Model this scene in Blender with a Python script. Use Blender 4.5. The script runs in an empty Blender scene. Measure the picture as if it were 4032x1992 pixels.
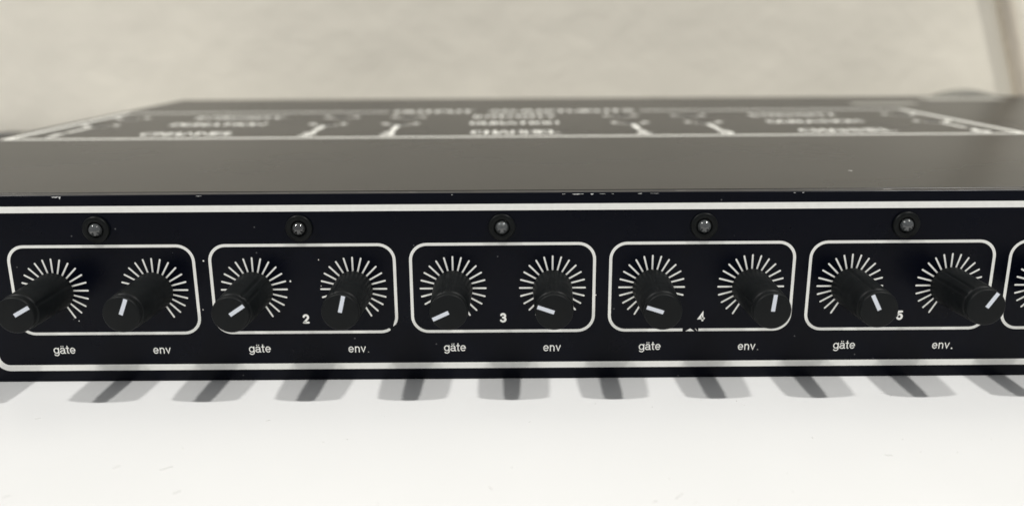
import bpy, bmesh, math, random
from mathutils import Vector, Matrix
random.seed(7)
S = 0.001                                    # everything below is written in millimetres
scn = bpy.context.scene
col = scn.collection
R = math.radians

# ---------------------------------------------------------------- camera
cam_d = bpy.data.cameras.new('camera'); cam = bpy.data.objects.new('camera', cam_d); col.objects.link(cam)
pitch, yaw, roll = R(14.6655), R(0.206), R(-0.29745)
fw = Vector((math.sin(yaw)*math.cos(pitch), math.cos(yaw)*math.cos(pitch), -math.sin(pitch)))
rt = fw.cross(Vector((0, 0, 1))).normalized(); up = rt.cross(fw)
r2 = rt*math.cos(roll) + up*math.sin(roll); u2 = up*math.cos(roll) - rt*math.sin(roll)
M = Matrix((r2, u2, -fw)).transposed().to_4x4()
M.translation = Vector((1.493, -181.993, 55.875))*S
cam.matrix_world = M
cam_d.sensor_fit = 'HORIZONTAL'; cam_d.sensor_width = 36; cam_d.lens = 3274.83/4032*36
cam_d.clip_start = 0.005; cam_d.clip_end = 20
cam_d.dof.use_dof = True; cam_d.dof.focus_distance = 0.186; cam_d.dof.aperture_fstop = 10.2
scn.camera = cam

# ---------------------------------------------------------------- light
world = bpy.data.worlds.new('World'); scn.world = world; world.use_nodes = True
bg = world.node_tree.nodes['Background']
bg.inputs[0].default_value = (0.98, 0.985, 1.0, 1); bg.inputs[1].default_value = 0.35

def lamp(name, slope_x, slope_y, h, power, radius):
    d = bpy.data.lights.new(name, 'POINT'); d.energy = power; d.shadow_soft_size = radius
    d.color = (1.0, 0.98, 0.945)
    o = bpy.data.objects.new(name, d); col.objects.link(o)
    o.location = Vector((slope_x*h, slope_y*h, h))*S
    return o
lamp('ceiling_lamp', -0.755, -0.25, 3400, 385, 0.075)
lamp('ceiling_lamp', 0.55, -0.25, 3400, 332, 0.075)

scn.view_settings.view_transform = 'Standard'; scn.view_settings.look = 'None'
scn.view_settings.gamma = 1; scn.view_settings.exposure = 0.27
scn.cycles.use_denoising = True

# ---------------------------------------------------------------- materials
def nodes_of(m): return m.node_tree.nodes, m.node_tree.links
def mat(name, base, rough=0.5, ior=1.45, spec=0.5, noise=None, rnoise=None, bump=None, metal=0.0, coat=0.0):
    """noise/rnoise/bump = (scale per metre, amount)"""
    m = bpy.data.materials.new(name); m.use_nodes = True
    n, l = nodes_of(m); b = n['Principled BSDF']
    b.inputs['Base Color'].default_value = (*base, 1); b.inputs['Roughness'].default_value = rough
    b.inputs['IOR'].default_value = ior; b.inputs['Specular IOR Level'].default_value = spec
    b.inputs['Metallic'].default_value = metal; b.inputs['Coat Weight'].default_value = coat
    tc = n.new('ShaderNodeTexCoord')
    def tex(scale, detail=4):
        t = n.new('ShaderNodeTexNoise'); t.inputs['Scale'].default_value = scale; t.inputs['Detail'].default_value = detail
        l.new(tc.outputs['Object'], t.inputs['Vector']); return t
    if noise:
        t = tex(noise[0]); mr = n.new('ShaderNodeMapRange')
        mr.inputs['From Min'].default_value = 0.3; mr.inputs['From Max'].default_value = 0.7
        mr.inputs['To Min'].default_value = 1-noise[1]; mr.inputs['To Max'].default_value = 1+noise[1]
        l.new(t.outputs['Fac'], mr.inputs['Value'])
        mx = n.new('ShaderNodeVectorMath'); mx.operation = 'SCALE'; mx.inputs[0].default_value = base
        l.new(mr.outputs[0], mx.inputs['Scale']); l.new(mx.outputs[0], b.inputs['Base Color'])
    if rnoise:
        t = tex(rnoise[0]); mr = n.new('ShaderNodeMapRange')
        mr.inputs['From Min'].default_value = 0.3; mr.inputs['From Max'].default_value = 0.7
        mr.inputs['To Min'].default_value = rough-rnoise[1]; mr.inputs['To Max'].default_value = rough+rnoise[1]
        l.new(t.outputs['Fac'], mr.inputs['Value']); l.new(mr.outputs[0], b.inputs['Roughness'])
    if bump:
        t = tex(bump[0], 3); bp = n.new('ShaderNodeBump'); bp.inputs['Strength'].default_value = 1.0
        bp.inputs['Distance'].default_value = bump[1]
        l.new(t.outputs['Fac'], bp.inputs['Height']); l.new(bp.outputs[0], b.inputs['Normal'])
    return m

def add_specks(m, scale, thr, colour, amount):
    """dust: small cells of a voronoi texture, thinned out by each cell's random value"""
    n, l = nodes_of(m); b = n['Principled BSDF']; tc = n.new('ShaderNodeTexCoord')
    v = n.new('ShaderNodeTexVoronoi'); v.inputs['Scale'].default_value = scale; v.feature = 'F1'
    l.new(tc.outputs['Object'], v.inputs['Vector'])
    a = n.new('ShaderNodeMath'); a.operation = 'LESS_THAN'; a.inputs[1].default_value = 0.16
    l.new(v.outputs['Distance'], a.inputs[0])
    sx = n.new('ShaderNodeSeparateColor'); l.new(v.outputs['Color'], sx.inputs[0])
    g = n.new('ShaderNodeMath'); g.operation = 'GREATER_THAN'; g.inputs[1].default_value = thr
    l.new(sx.outputs[0], g.inputs[0])
    k = n.new('ShaderNodeMath'); k.operation = 'MULTIPLY'; l.new(a.outputs[0], k.inputs[0]); l.new(g.outputs[0], k.inputs[1])
    k2 = n.new('ShaderNodeMath'); k2.operation = 'MULTIPLY'; k2.inputs[1].default_value = amount
    l.new(k.outputs[0], k2.inputs[0])
    mx = n.new('ShaderNodeMix'); mx.data_type = 'RGBA'; l.new(k2.outputs[0], mx.inputs['Factor'])
    src = b.inputs['Base Color']
    if src.is_linked: l.new(src.links[0].from_socket, mx.inputs['A'])
    else: mx.inputs['A'].default_value = src.default_value
    mx.inputs['B'].default_value = (*colour, 1)
    l.new(mx.outputs['Result'], b.inputs['Base Color'])

PANEL = mat('panel_paint', (0.0008, 0.0015, 0.0052), 0.30, 1.45, 0.155, noise=(60, .12), rnoise=(90, .04), bump=(5200, 3e-6))
add_specks(PANEL, 900, .988, (.12, .12, .125), .8)
COVER = mat('cover_paint', (0.008, 0.0076, 0.0068), 0.27, 1.33, 0.27, rnoise=(12, .012), bump=(2600, 4e-6))
KNOB = mat('knob_plastic', (0.0046, 0.0056, 0.0062), 0.46, 1.45, 0.17, noise=(300, .2), rnoise=(500, .06), bump=(4000, 5e-6))
add_specks(KNOB, 1500, .965, (.12, .12, .12), .6)
CAP = mat('cap_plastic', (0.0056, 0.0066, 0.0071), 0.46, 1.45, 0.18, noise=(400, .08), bump=(6000, 3e-6))
BEZEL = mat('bezel_plastic', (0.0040, 0.0050, 0.0050), 0.38, 1.45, 0.2, noise=(900, .35), bump=(3000, 8e-6))
INK = mat('white_ink', (0.90, 0.90, 0.855), 0.5, noise=(700, .035))
INK2 = mat('worn_white_ink', (0.45, 0.45, 0.42), 0.5, noise=(900, .3))
LABEL = mat('cover_print', (0.84, 0.84, 0.79), 0.45, noise=(200, .05))
STICKER = mat('rear_sticker', (0.36, 0.355, 0.32), 0.5, noise=(120, .12))
POINTER = mat('pointer_paint', (0.70, 0.735, 0.80), 0.45, noise=(600, .03))
LENS = mat('lamp_lens', (0.042, 0.046, 0.047), 0.09, 1.55, 1.0, noise=(500, .08))
LENSD = mat('lamp_lens_dark', (0.022, 0.023, 0.023), 0.09, 1.55, 1.0, noise=(500, .08))
METAL = mat('bare_metal', (0.80, 0.80, 0.78), 0.38, metal=.6, noise=(900, .15))
HOLE = mat('hole_dark', (0.004, 0.004, 0.004), 0.6)
CABLE = mat('cable_sheath', (0.54, 0.485, 0.40), 0.6, noise=(60, .1))
GREYCABLE = mat('grey_cable_sheath', (0.21, 0.205, 0.175), 0.55, noise=(60, .1))
GAPDARK = mat('gap_dark', (0.012, 0.012, 0.012), 0.5)
TABLE = mat('table_laminate', (0.655, 0.660, 0.657), 0.32, 1.45, 0.30, noise=(22, .014), rnoise=(30, .04))
WALL = mat('wall_plaster', (0.855, 0.81, 0.70), 0.85, 1.4, 0.2, noise=(15, .03), bump=(40, 0.0011))
LINT = mat('lint', (0.55, 0.54, 0.52), 0.8)

# ---------------------------------------------------------------- mesh helpers
def link(name, me, material, parent=None, smooth=False):
    o = bpy.data.objects.new(name, me); col.objects.link(o)
    if material and not me.materials: me.materials.append(material)
    if parent: o.parent = parent
    if smooth:
        for p in me.polygons: p.use_smooth = True
    return o
def from_verts(name, verts, faces, material, parent=None, smooth=False):
    me = bpy.data.meshes.new(name); me.from_pydata([tuple(c*S for c in v) for v in verts], [], faces); me.update()
    return link(name, me, material, parent, smooth)
def box(name, lo, hi, material, parent=None, bevel=0, seg=2):
    bm = bmesh.new(); bmesh.ops.create_cube(bm, size=1)
    for v in bm.verts:
        v.co = Vector([(lo[i]+hi[i])/2 + v.co[i]*(hi[i]-lo[i]) for i in range(3)])*S
    if bevel: bmesh.ops.bevel(bm, geom=bm.edges[:], offset=bevel*S, segments=seg, affect='EDGES', profile=.5)
    me = bpy.data.meshes.new(name); bm.to_mesh(me); bm.free()
    return link(name, me, material, parent)

class Flat:
    """flat print: ribbons and discs collected in (u, v), then laid on the panel front or on the cover"""
    def __init__(self, plane): self.plane = plane; self.v = []; self.f = []; self.h = 0.035
    def pt(self, u, v):
        return (u, -self.h, v) if self.plane == 'panel' else (u, v, TOP + self.h)
    def poly(self, pts):
        b = len(self.v); self.v += [self.pt(*p) for p in pts]; self.f.append(tuple(range(b, b+len(pts))))
    def ribbon(self, pts, w, closed=False, cap0='round', cap1='round', widths=None):
        n = len(pts); P = [Vector(p) for p in pts]; Lf, Rt = [], []
        for i in range(n):
            if closed: a, c = P[i-1], P[(i+1) % n]
            else: a, c = P[max(i-1, 0)], P[min(i+1, n-1)]
            if closed or 0 < i < n-1:
                d0 = (P[i]-a).normalized(); d1 = (c-P[i]).normalized(); t = (d0+d1).normalized()
                m = 1/max(.5, t.dot(d0))
            else: t = (c-a).normalized(); m = 1
            nn = Vector((-t.y, t.x)); hw = (widths[i] if widths else w)*.5*m
            Lf.append(P[i]+nn*hw); Rt.append(P[i]-nn*hw)
        b = len(self.v)
        self.v += [self.pt(*q) for q in Lf] + [self.pt(*q) for q in Rt]
        for i in range(n if closed else n-1):
            j = (i+1) % n; self.f.append((b+i, b+n+i, b+n+j, b+j))
        if not closed:
            for (cap, i, k) in ((cap0, 0, 1), (cap1, n-1, n-2)):
                if cap != 'round': continue
                d = (P[i]-P[k]).normalized(); nn = Vector((-d.y, d.x)); hw = (widths[i] if widths else w)*.5
                self.poly([P[i] + (nn*math.cos(a) + d*math.sin(a))*hw for a in [math.pi*q/6 for q in range(7)]])
        self.h += 0.004                       # the next stroke lies a hair higher: no two faces share a plane
    def disc(self, u, v, r, ru=None, n=14):
        ru = ru or r
        self.poly([(u+ru*math.cos(2*math.pi*i/n), v+r*math.sin(2*math.pi*i/n)) for i in range(n)]); self.h += .004
    def build(self, name, material, parent):
        return from_verts(name, self.v, self.f, material, parent)

def spline(pts, n=6):
    """Catmull-Rom through the points"""
    out = []; P = [Vector(p) for p in pts]
    for i in range(len(P)-1):
        a, b, c, d = P[max(i-1, 0)], P[i], P[i+1], P[min(i+2, len(P)-1)]
        for k in range(n):
            t = k/n
            out.append(.5*((2*b)+(c-a)*t+(2*a-5*b+4*c-d)*t*t+(3*b-a-3*c+d)*t**3))
    out.append(P[-1]); return [tuple(q) for q in out]
def arc(cx, cy, rx, ry, a0, a1, n=14):
    return [(cx+rx*math.cos(R(a0+(a1-a0)*i/n)), cy+ry*math.sin(R(a0+(a1-a0)*i/n))) for i in range(n+1)]

# stroke letters: (advance, [strokes]) ; a stroke is a list of points, 'O' closes it, 'D' is a dot
G = {
 'g': (.86, [('O', arc(.40, .50, .37, .46, 0, 343, 22)), ('S', [(.78, .99), (.78, .05)] + arc(.41, -.05, .37, .36, 0, -150, 10)[1:])]),
 'a': (.84, [('S', arc(.40, .70, .32, .27, 160, 5, 9) + [(.72, .45), (.72, .14), (.76, .03), (.86, .02)]),
             ('S', [(.70, .56), (.45, .52)] + arc(.33, .27, .29, .25, 95, 275, 10)[1:] + spline([(.42, .02), (.60, .10), (.70, .27)], 4))]),
 't': (.48, [('S', [(.22, 1.36), (.22, .22)] + arc(.38, .2, .16, .17, 185, 275, 5)), ('S', [(.02, .97), (.44, .97)])]),
 'e': (.86, [('S', [(.08, .50), (.77, .50)] + arc(.41, .50, .37, .47, 8, 318, 20))]),
 'n': (.86, [('S', [(.09, 1.0), (.09, .0)]), ('S', [(.09, .60)] + arc(.41, .64, .31, .34, 165, 0, 10) + [(.72, .0)])]),
 'v': (.76, [('S', [(.03, .99), (.37, .03), (.71, .99)])]),
 '.': (.3, [('D', (.1, .05, .11))]),
 '1': (.7, [('S', [(.12, .72), (.40, .95), (.40, .05)])]),
 '2': (.8, [('S', arc(.37, .69, .29, .26, 165, -20, 10) + spline([(.62, .56), (.35, .30), (.10, .08)], 4)[1:] + [(.12, .07), (.70, .07)])]),
 '3': (.8, [('S', arc(.35, .72, .27, .22, 155, -80, 10) + [(.34, .52)]), ('S', [(.34, .52)] + arc(.35, .28, .31, .23, 80, -155, 12))]),
 '4': (.8, [('S', [(.54, .04), (.54, .94), (.06, .27), (.72, .27)])]),
 '5': (.8, [('S', [(.64, .93), (.22, .93), (.15, .52)] + arc(.36, .33, .31, .28, 125, -150, 12))]),
 '6': (.8, [('O', arc(.37, .31, .29, .26, 0, 343, 18)), ('S', spline([(.60, .93), (.32, .80), (.13, .55), (.09, .33)], 5))]),
 'A': (.86, [('S', [(.03, .0), (.42, .98), (.81, .0)]), ('S', [(.2, .34), (.64, .34)])]),
 'C': (.88, [('S', arc(.45, .5, .40, .47, 45, 315, 16))]),
 'D': (.86, [('S', [(.10, .04), (.10, .96), (.36, .96)] + arc(.36, .5, .41, .46, 80, -80, 12) + [(.36, .04), (.10, .04)])]),
 'E': (.76, [('S', [(.68, .96), (.10, .96), (.10, .04), (.68, .04)]), ('S', [(.1, .52), (.6, .52)])]),
 'H': (.86, [('S', [(.10, 0), (.10, 1)]), ('S', [(.76, 0), (.76, 1)]), ('S', [(.1, .52), (.76, .52)])]),
 'I': (.36, [('S', [(.18, 0), (.18, 1)])]),
 'J': (.70, [('S', [(.55, 1), (.55, .28)] + arc(.31, .28, .24, .25, 0, -170, 8))]),
 'L': (.70, [('S', [(.10, 1), (.10, .04), (.64, .04)])]),
 'M': (1.0, [('S', [(.08, 0), (.08, .98), (.5, .1), (.92, .98), (.92, 0)])]),
 'N': (.88, [('S', [(.10, 0), (.10, .98), (.78, .02), (.78, 1)])]),
 'O': (.94, [('O', arc(.47, .5, .41, .47, 0, 345, 22))]),
 'P': (.78, [('S', [(.10, 0), (.10, .96), (.42, .96)] + arc(.42, .73, .27, .23, 80, -80, 8) + [(.42, .50), (.12, .50)])]),
 'R': (.84, [('S', [(.10, 0), (.10, .96), (.44, .96)] + arc(.44, .74, .27, .22, 80, -80, 8) + [(.44, .52), (.12, .52)]), ('S', [(.46, .50), (.74, .0)])]),
 'S': (.80, [('S', spline([(.70, .80), (.42, .97), (.14, .76), (.40, .52), (.70, .27), (.40, .03), (.08, .22)], 6))]),
 'T': (.80, [('S', [(.02, .96), (.78, .96)]), ('S', [(.40, .96), (.40, 0)])]),
 'U': (.86, [('S', [(.10, 1), (.10, .35)] + arc(.43, .35, .33, .32, 180, 360, 10) + [(.76, 1)])]),
 'Y': (.82, [('S', [(.02, 1), (.41, .48), (.80, 1)]), ('S', [(.41, .48), (.41, 0)])]),
 ' ': (.5, []),
}
def width_of(txt, gap): return sum(G['a' if c == 'ä' else c][0] for c in txt) + gap*(len(txt)-1)
def write(F, txt, cx, base, size, w, gap=.12, sx=1.0, width=None, skip_dots=False):
    if width: sx = width/(width_of(txt, gap)*size)
    x = cx - width_of(txt, gap)*size*sx/2
    for c in txt:
        adv, st = G['a' if c == 'ä' else c]
        if c == 'ä': st = st + [('D', (.24, 1.30, .10)), ('D', (.56, 1.30, .10))]
        for kind, d in st:
            if kind == 'D':
                F.disc(x+d[0]*size*sx, base+d[1]*size, d[2]*size); continue
            F.ribbon([(x+a*size*sx, base+b*size) for a, b in d], w, closed=(kind == 'O'))
        x += (adv+gap)*size*sx

def roundrect(x0, x1, z0, z1, r, n=8, start=0.0):
    """closed centre path, counter-clockwise from the lower right corner's arc at angle start (0..90)"""
    p = []
    for (cx, cz, a) in ((x1-r, z0+r, -90), (x1-r, z1-r, 0), (x0+r, z1-r, 90), (x0+r, z0+r, 180)):
        p += [(cx+r*math.cos(R(a+90*i/n)), cz+r*math.sin(R(a+90*i/n))) for i in range(n+1)]
    return p

# ---------------------------------------------------------------- the setting
BOT, TOP = -22.3, 22.05
tb = box('table', (-236, -135, BOT-28), (900, 338, BOT), TABLE, bevel=1.5); tb['kind'] = 'structure'
wl = from_verts('wall', [(-1500, 336, -400), (1500, 336, -400), (1500, 336, 2300), (-1500, 336, 2300), (-1500, 396, -400), (1500, 396, -400), (1500, 396, 2300), (-1500, 396, 2300)],
    [(0, 1, 2, 3), (5, 4, 7, 6), (1, 5, 6, 2), (4, 0, 3, 7), (3, 2, 6, 7), (4, 5, 1, 0)], WALL); wl['kind'] = 'structure'

# ---------------------------------------------------------------- the unit
unit = bpy.data.objects.new('audio_unit', None); col.objects.link(unit); unit.empty_display_size = .02
unit['label'] = 'black rack audio unit with white printed frames and long knobs standing on the white table'
unit['category'] = 'audio unit'
PX0, PX1, THICK, DEPTH = -185, 297, 2.9, 284
panel = box('front_panel', (PX0, 0, BOT+.02), (PX1, THICK, TOP), PANEL, unit, bevel=.28, seg=3)
chassis = box('chassis', (PX0+7, THICK+.02, BOT+1.2), (PX1-6, DEPTH-.4, TOP-1.25), PANEL, unit)
cover = box('top_cover', (PX0+7, THICK+.28, TOP-1.2), (PX1-6, DEPTH, TOP), COVER, unit, bevel=.35, seg=3)

PITCH = 22.7
# printed border line round the front
F = Flat('panel'); F.ribbon(roundrect(-118.1, 233.5, -18.8, 18.83, 3.0, 10), 1.48, closed=True)
F.build('border_line', INK, panel)

def frame_of(ch):
    x0 = (ch-2)*45.4 - 21.2 + .34; x1 = x0 + 42.4 - .68
    F = Flat('panel'); p = roundrect(x0, x1, -10.38, 10.38, 3.7, 9); w = .68
    if ch == 1:            # worn through at the lower right corner
        q = [(x0*0+a, b) for a, b in p]
        head = q[5:]; tail = q[:4]
        pts = head + tail
        ws = [w]*len(pts); ws[0] = .06; ws[1] = .5
        F.ribbon(pts, w, cap0='flat', widths=ws)
    elif ch == 3:          # chipped along the lower edge
        a, b = 41.6, 45.3
        right = [(b, -10.38)] + p[0:]; left = [(a, -10.38)]
        F.ribbon(right + left, w, cap0='flat', cap1='flat')
        F.poly([(42.3, -10.72), (44.35, -10.72), (43.4, -10.02), (42.9, -10.3)]); F.h += .004
        F.poly([(44.45, -10.05), (44.6, -10.08), (45.1, -10.6), (44.95, -10.68)])
    else:
        F.ribbon(p, w, closed=True)
    F.build('channel_frame', INK, panel)

def scale_of(x):
    F = Flat('panel')
    for i in range(-10, 11):
        a = R(15*i); s, c = math.sin(a), math.cos(a)
        F.ribbon([(x+3.95*s, 3.95*c), (x+7.45*s, 7.43*c)], .41, cap0='flat')
        F.h = .035
    F.build('dial_scale', INK, panel)

for ch in range(6):
    frame_of(ch)
    xg = (2*ch-4.5)*PITCH; xe = xg + PITCH
    for x in (xg, xe): scale_of(x)
    F = Flat('panel'); write(F, 'gäte', xg+.12, -15.20, 1.32, .245, gap=.17, width=5.0); F.build('gate_lettering', INK, panel)
    F = Flat('panel'); write(F, 'env', xe+.02, -15.35, 1.32, .24, gap=.2, width=3.95); F.build('envelope_lettering', INK, panel)
    if ch in (1, 3, 4):
        F = Flat('panel'); F.disc(xe+2.62, -15.36, .2 if ch == 4 else .13); F.build('full_stop', INK if ch == 4 else INK2, panel)
    F = Flat('panel'); write(F, str(ch+1), (xg+xe)/2+(.05, .0, .1, .45, .95, .1)[ch], -8.16, 2.04, .50, width=1.38); F.build('channel_number', INK, panel)

# stray printed dots and bare-metal chips
for (x, z, r) in ((-48.4, 1.92, .25), (-41.65, 6.94, .16), (-67.7, 6.85, .2), (-68.93, -4.76, .15), (109.4, 2.0, .12), (-97.7, -7.3, .14), (-41.45, .75, .13), (21.32, -1.8, .15)):
    F = Flat('panel'); F.h = .03; F.disc(x, z, r, r*random.uniform(.7, 1.2), 8); F.build('paint_speck', INK, panel)
def chip(x, w, h, z=TOP-.32):
    F = Flat('panel'); F.h = .012; n = max(4, int(w/.3)); rnd = random.Random(int(x*100))
    tp = [(x-w/2+w*i/n, z+rnd.uniform(-.05, .06)) for i in range(n+1)]
    lo = [(x+w/2-w*i/n, z-h*rnd.uniform(.3, 1.0)*math.sin(math.pi*(i+.4)/(n+.8))) for i in range(n+1)]
    F.poly(tp+lo); F.build('paint_chip', METAL, panel)
for a in ((-99.2, 1.5, .45), (-98.1, .5, .75), (-67.3, 1.2, .22), (-11.1, .4, .25), (13.7, .7, .2), (16.8, 2.6, .3), (20.0, .7, .35), (22.4, 1.4, .2), (24.6, .5, .2), (30.6, 1.0, .15), (34.0, 2.0, .12), (65.1, .5, .2), (67.0, .4, .2)):
    chip(*a)
for (x, y, w, d) in ((86.5, 1.6, 2.2, .3), (85.6, 1.5, .5, .4), (40, 1.3, 3.0, .12), (-20, 1.2, 2.0, .1)):
    F = Flat('top'); F.h = .012; F.poly([(x-w/2, y), (x-w*.1, y-d*.5), (x+w/2, y-d*.1), (x+w*.3, y+d*.4), (x-w*.3, y+d*.5)]); F.build('paint_chip', METAL, panel)
F = Flat('top'); F.h = .012; F.poly([(88, 27.5), (88.9, 27.3), (89.0, 28.0), (88.1, 28.2)]); F.build('paint_chip', METAL, cover)

# ---- indicator lamps
def revolve(profile, n, cap_last=True):
    """profile: (r, depth) pairs; axis along -Y, returns verts, faces"""
    v, f = [], []
    for (r, d) in profile:
        for i in range(n):
            a = 2*math.pi*i/n; v.append((r*math.sin(a), -d, r*math.cos(a)))
    for k in range(len(profile)-1):
        for i in range(n):
            j = (i+1) % n; f.append((k*n+i, k*n+j, (k+1)*n+j, (k+1)*n+i))
    if cap_last: f.append(tuple(range((len(profile)-1)*n, len(profile)*n)))
    return v, f
bez_v, bez_f = revolve([(3.02, -.05), (3.02, .45), (2.95, .62), (2.8, .70), (2.0, .72), (1.72, .62), (1.62, .35), (1.62, -.1)], 48, False)
bez_me = None
len_prof = [(1.5, -.1), (1.5, .55)] + [(1.5*math.cos(R(a)), .55+1.30*math.sin(R(a))) for a in (12, 24, 36, 48, 60, 71, 81)]
len_v, len_f = revolve(len_prof, 36)
for ch in range(6):
    x = (ch-2)*45.38 - .1
    b = from_verts('indicator_lamp', bez_v, bez_f, BEZEL, unit, True)
    b.location = (x*S, 0, 14.3*S); b.rotation_euler = (R(random.uniform(-2, 2)), R(random.uniform(0, 360)), R(random.uniform(-2, 2)))
    lens = from_verts('lens', len_v, len_f, LENSD if ch == 1 else LENS, b, True)
    lens.rotation_euler = (R(random.uniform(-3, 3)), 0, R(random.uniform(-3, 3)))

# ---- knobs
def knob(ch, k, tip_dx, tip_dz, angle, grooves):
    x = (2*ch+k-4.5)*PITCH; n = 120
    ring = [(4.15, .45), (4.42, .5), (4.5, .75), (4.485, 1.0), (4.483, 1.1), (4.36, 6.0), (4.24, 11.0), (4.16, 14.2), (4.08, 14.5), (3.86, 14.62), (3.80, 14.7)]
    v, f = [], []
    for q, (r, d) in enumerate(ring):
        for i in range(n):
            a = 360*i/n; dr = 0
            if 2 <= q <= 7:
                for g in grooves:
                    da = abs((a-g+180) % 360-180)
                    if da < 3.2: dr = max(dr, .24)
                # the fine serration round the skirt
            if q in (1, 2) and i % 6 == 0: dr = max(dr, .10)
            v.append(((r-dr)*math.sin(R(a)), -d, (r-dr)*math.cos(R(a))))
    for q in range(len(ring)-1):
        for i in range(n):
            j = (i+1) % n; f.append((q*n+i, q*n+j, (q+1)*n+j, (q+1)*n+i))
    f.append(tuple(range((len(ring)-1)*n, len(ring)*n)))
    o = from_verts('knob', v, f, KNOB, unit, True)
    o.location = (x*S, 0, 0)
    o.rotation_euler = (math.atan2(-tip_dz, 16.4)*-1*-1, 0, math.atan2(tip_dx, 16.4))
    cv, cf = revolve([(3.70, 14.6), (3.95, 14.95), (4.0, 15.1), (4.0, 16.0), (3.93, 16.25), (3.78, 16.38), (3.6, 16.4)], 64)
    cap = from_verts('cap', cv, cf, CAP, o, True)
    a = R(angle); s, c = math.sin(a), math.cos(a); w = .42
    pts = [(.0, -w), (0, w), (3.72, w), (3.72, -w)]
    pv = [(u*s + t*c, -16.43, u*c - t*s) for u, t in pts] + [(u*s + t*c, -16.2, u*c - t*s) for u, t in pts]
    from_verts('pointer_line', pv, [(0, 1, 2, 3), (4, 7, 6, 5), (0, 4, 5, 1), (1, 5, 6, 2), (2, 6, 7, 3), (3, 7, 4, 0)], POINTER, o)
    return o
KN = [  # tip offsets measured in the photograph, pointer angle (clockwise from up), mould lines
 (0, 0, .0, -.38, 61, (66,)), (0, 1, -.47, -.33, 23, (-19,)),
 (1, 0, -.38, -.57, 56, (33, 55)), (1, 1, 0, -.13, 14, (-23, 81)),
 (2, 0, .06, -.28, 245, (-19, 2)), (2, 1, -.46, -.43, 289, (-16, 4)),
 (3, 0, -.2, -.56, 288, (-12,)), (3, 1, .08, -.49, 5, (28, -76)),
 (4, 0, -.2, -.33, 332, (-15,)), (4, 1, -.38, .06, 32, (-31, -60)),
 (5, 0, -.1, -.3, 20, (10,)), (5, 1, -.2, -.3, 300, (-40,))]
for a in KN: knob(*a)

# ---- print on the cover
F = Flat('top'); F.ribbon([(-172.4, 104.5), (180.6, 106.5), (181.6, 204), (62, 204)], 2.7, cap0='flat', cap1='flat')
F.ribbon([(-53, 203), (-172, 203), (-171.1, 105.8)], 2.7, cap0='flat', cap1='flat')
F.build('border_line', LABEL, cover)
for (cx, wd) in ((-113.5, 37), (4, 35), (123.5, 37)):
    for (t, y, k) in (('CHANNEL', 115, .9), ('DURATION', 147, 1.0), ('INTENSITY', 174.5, 1.0)):
        F = Flat('top'); write(F, t, cx, y-.4, 8.6, 1.35, width=wd*k); F.build('lettering', LABEL, cover)
F = Flat('top'); write(F, 'OUTPUT', -32.5, 199, 9, 1.8, width=36); F.build('lettering', LABEL, cover)
F = Flat('top'); write(F, 'ADJUSTMENTS', 26, 199, 9, 1.8, width=66); F.build('lettering', LABEL, cover)
for i, x in enumerate((-160, -70, -41.3, 49.8, 79, 170)):
    F = Flat('top'); write(F, str(i+1), x, 110.5, 11, 2.0, width=4.4); F.ribbon([(x, 124.5), (x, 143.0)], 1.9, cap0='flat', cap1='flat'); F.build('lettering', LABEL, cover)
    for y in (149, 178):
        h = Flat('top'); h.h = .02; h.disc(x, y, 3.1, n=20); h.build('trimmer_hole', HOLE, cover)
        F = Flat('top')
        F.ribbon(arc(x, y, 4.8, 4.8, 200, 340, 12), 1.0)
        F.disc(x-6.2, y+1.5, 2.0, 1.5); F.disc(x+6.2, y+1.5, 2.0, 1.5)
        F.build('trimmer_scale', LABEL, cover)
for (x0, x1, y0, y1) in ((172, 204, 231, 241), (221, 262, 255, 272)):
    F = Flat('top'); F.poly([(x0, y0), (x1, y0), (x1, y1), (x0, y1)]); F.build('rear_sticker', STICKER, cover)

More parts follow.
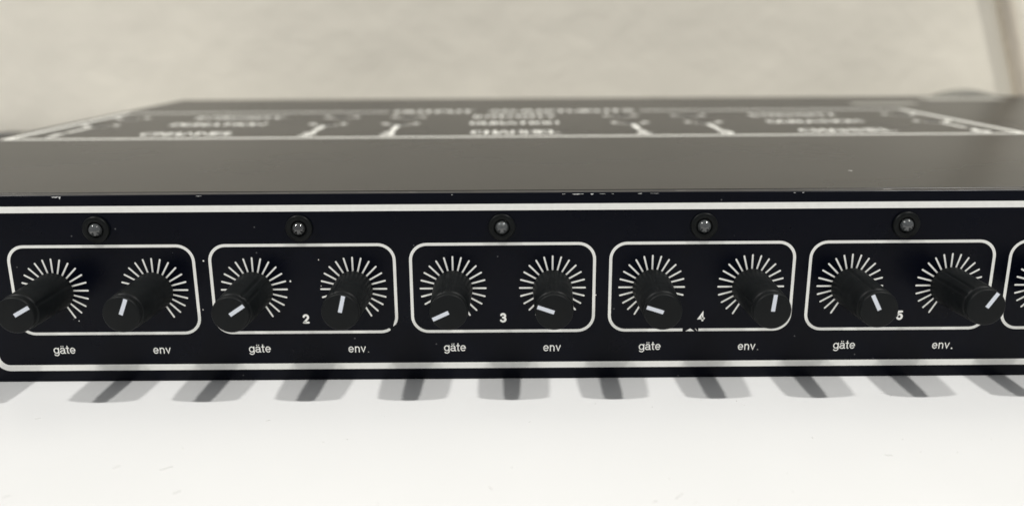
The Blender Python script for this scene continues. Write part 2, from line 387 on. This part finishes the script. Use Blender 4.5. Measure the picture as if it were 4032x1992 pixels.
# ---------------------------------------------------------------- cables behind the unit, added dark tube at the wall foot
def tube(name, pts, r, material):
    P = [Vector(q) for q in spline(pts, 8)]; n = 12; v, f = [], []; nrm = Vector((0, 1, 0))
    for i, q in enumerate(P):
        t = (P[min(i+1, len(P)-1)]-P[max(i-1, 0)]).normalized()
        nrm = (nrm - t*nrm.dot(t)).normalized(); b = t.cross(nrm)
        v += [tuple(q + (nrm*math.cos(2*math.pi*k/n) + b*math.sin(2*math.pi*k/n))*r) for k in range(n)]
    for i in range(len(P)-1):
        for k in range(n):
            j = (k+1) % n; f.append((i*n+k, i*n+j, (i+1)*n+j, (i+1)*n+k))
    f += [tuple(range(n))[::-1], tuple(range((len(P)-1)*n, len(P)*n))]
    return from_verts(name, v, f, material, None, True)
c1 = tube('wall_cable', [(236, 334.2, 300), (264, 334.2, 190), (281, 334.2, 120), (297.5, 334.2, 74), (306, 334.2, 50), (314, 334.2, 27), (323, 334.2, 0), (336, 334.2, -40)], 4.3, CABLE)
c1['label'] = 'brown cable running slantwise down the beige wall at the far right'; c1['category'] = 'cable'
c3 = tube('looped_cable', [(318, 306, -17), (304, 304, 2), (288, 301, 14), (261, 299, 20.8), (236, 301, 14), (214, 304, 0), (196, 308, -17)], 4.2, GREYCABLE)
c3['label'] = 'grey cable arching up just behind the back edge of the unit'; c3['category'] = 'cable'
c2 = tube('dark_gap_tube', [(-520, 316, -17.5), (-420, 322, -16), (-340, 327, -9), (-300, 328, -4), (-262, 327, -8), (-225, 322, -16), (-190, 308, -17.8)], 4.4, GAPDARK)  # added tube, stands in for the dark gap where wall meets table
c2['label'] = 'dark tube added for the dark gap at the foot of the wall left of the unit'; c2['category'] = 'cable'

# ---------------------------------------------------------------- lint on the table
v, f = [], []; rnd = random.Random(3)
spots = [(rnd.uniform(-120, 120), rnd.uniform(-62, -9)) for _ in range(46)]
spots += [(-2, -49), (-63, -41), (31, -52), (74, -38)]
for (x, y) in spots:
    L = rnd.choice((.25, .3, .4, .6, 1.1)) if (x, y) not in spots[-4:] else 2.0; a = rnd.uniform(0, 6.28); w = rnd.uniform(.06, .13); b = len(v); m = 5
    for i in range(m):
        t = i/(m-1)-.5; px = x+L*t*math.cos(a)+.25*L*math.sin(5*t)*math.sin(a); py = y+L*t*math.sin(a)+.25*L*math.sin(5*t)*math.cos(a)
        v += [(px-w/2*math.sin(a), py+w/2*math.cos(a), BOT+.02), (px+w/2*math.sin(a), py-w/2*math.cos(a), BOT+.02), (px, py, BOT+.02+w*.7)]
    for i in range(m-1):
        q = b+3*i; f += [(q, q+3, q+5, q+2), (q+2, q+5, q+4, q+1)]
lint = from_verts('lint', v, f, LINT); lint['kind'] = 'stuff'
lint['label'] = 'tiny specks of lint scattered on the white table'; lint['category'] = 'lint'
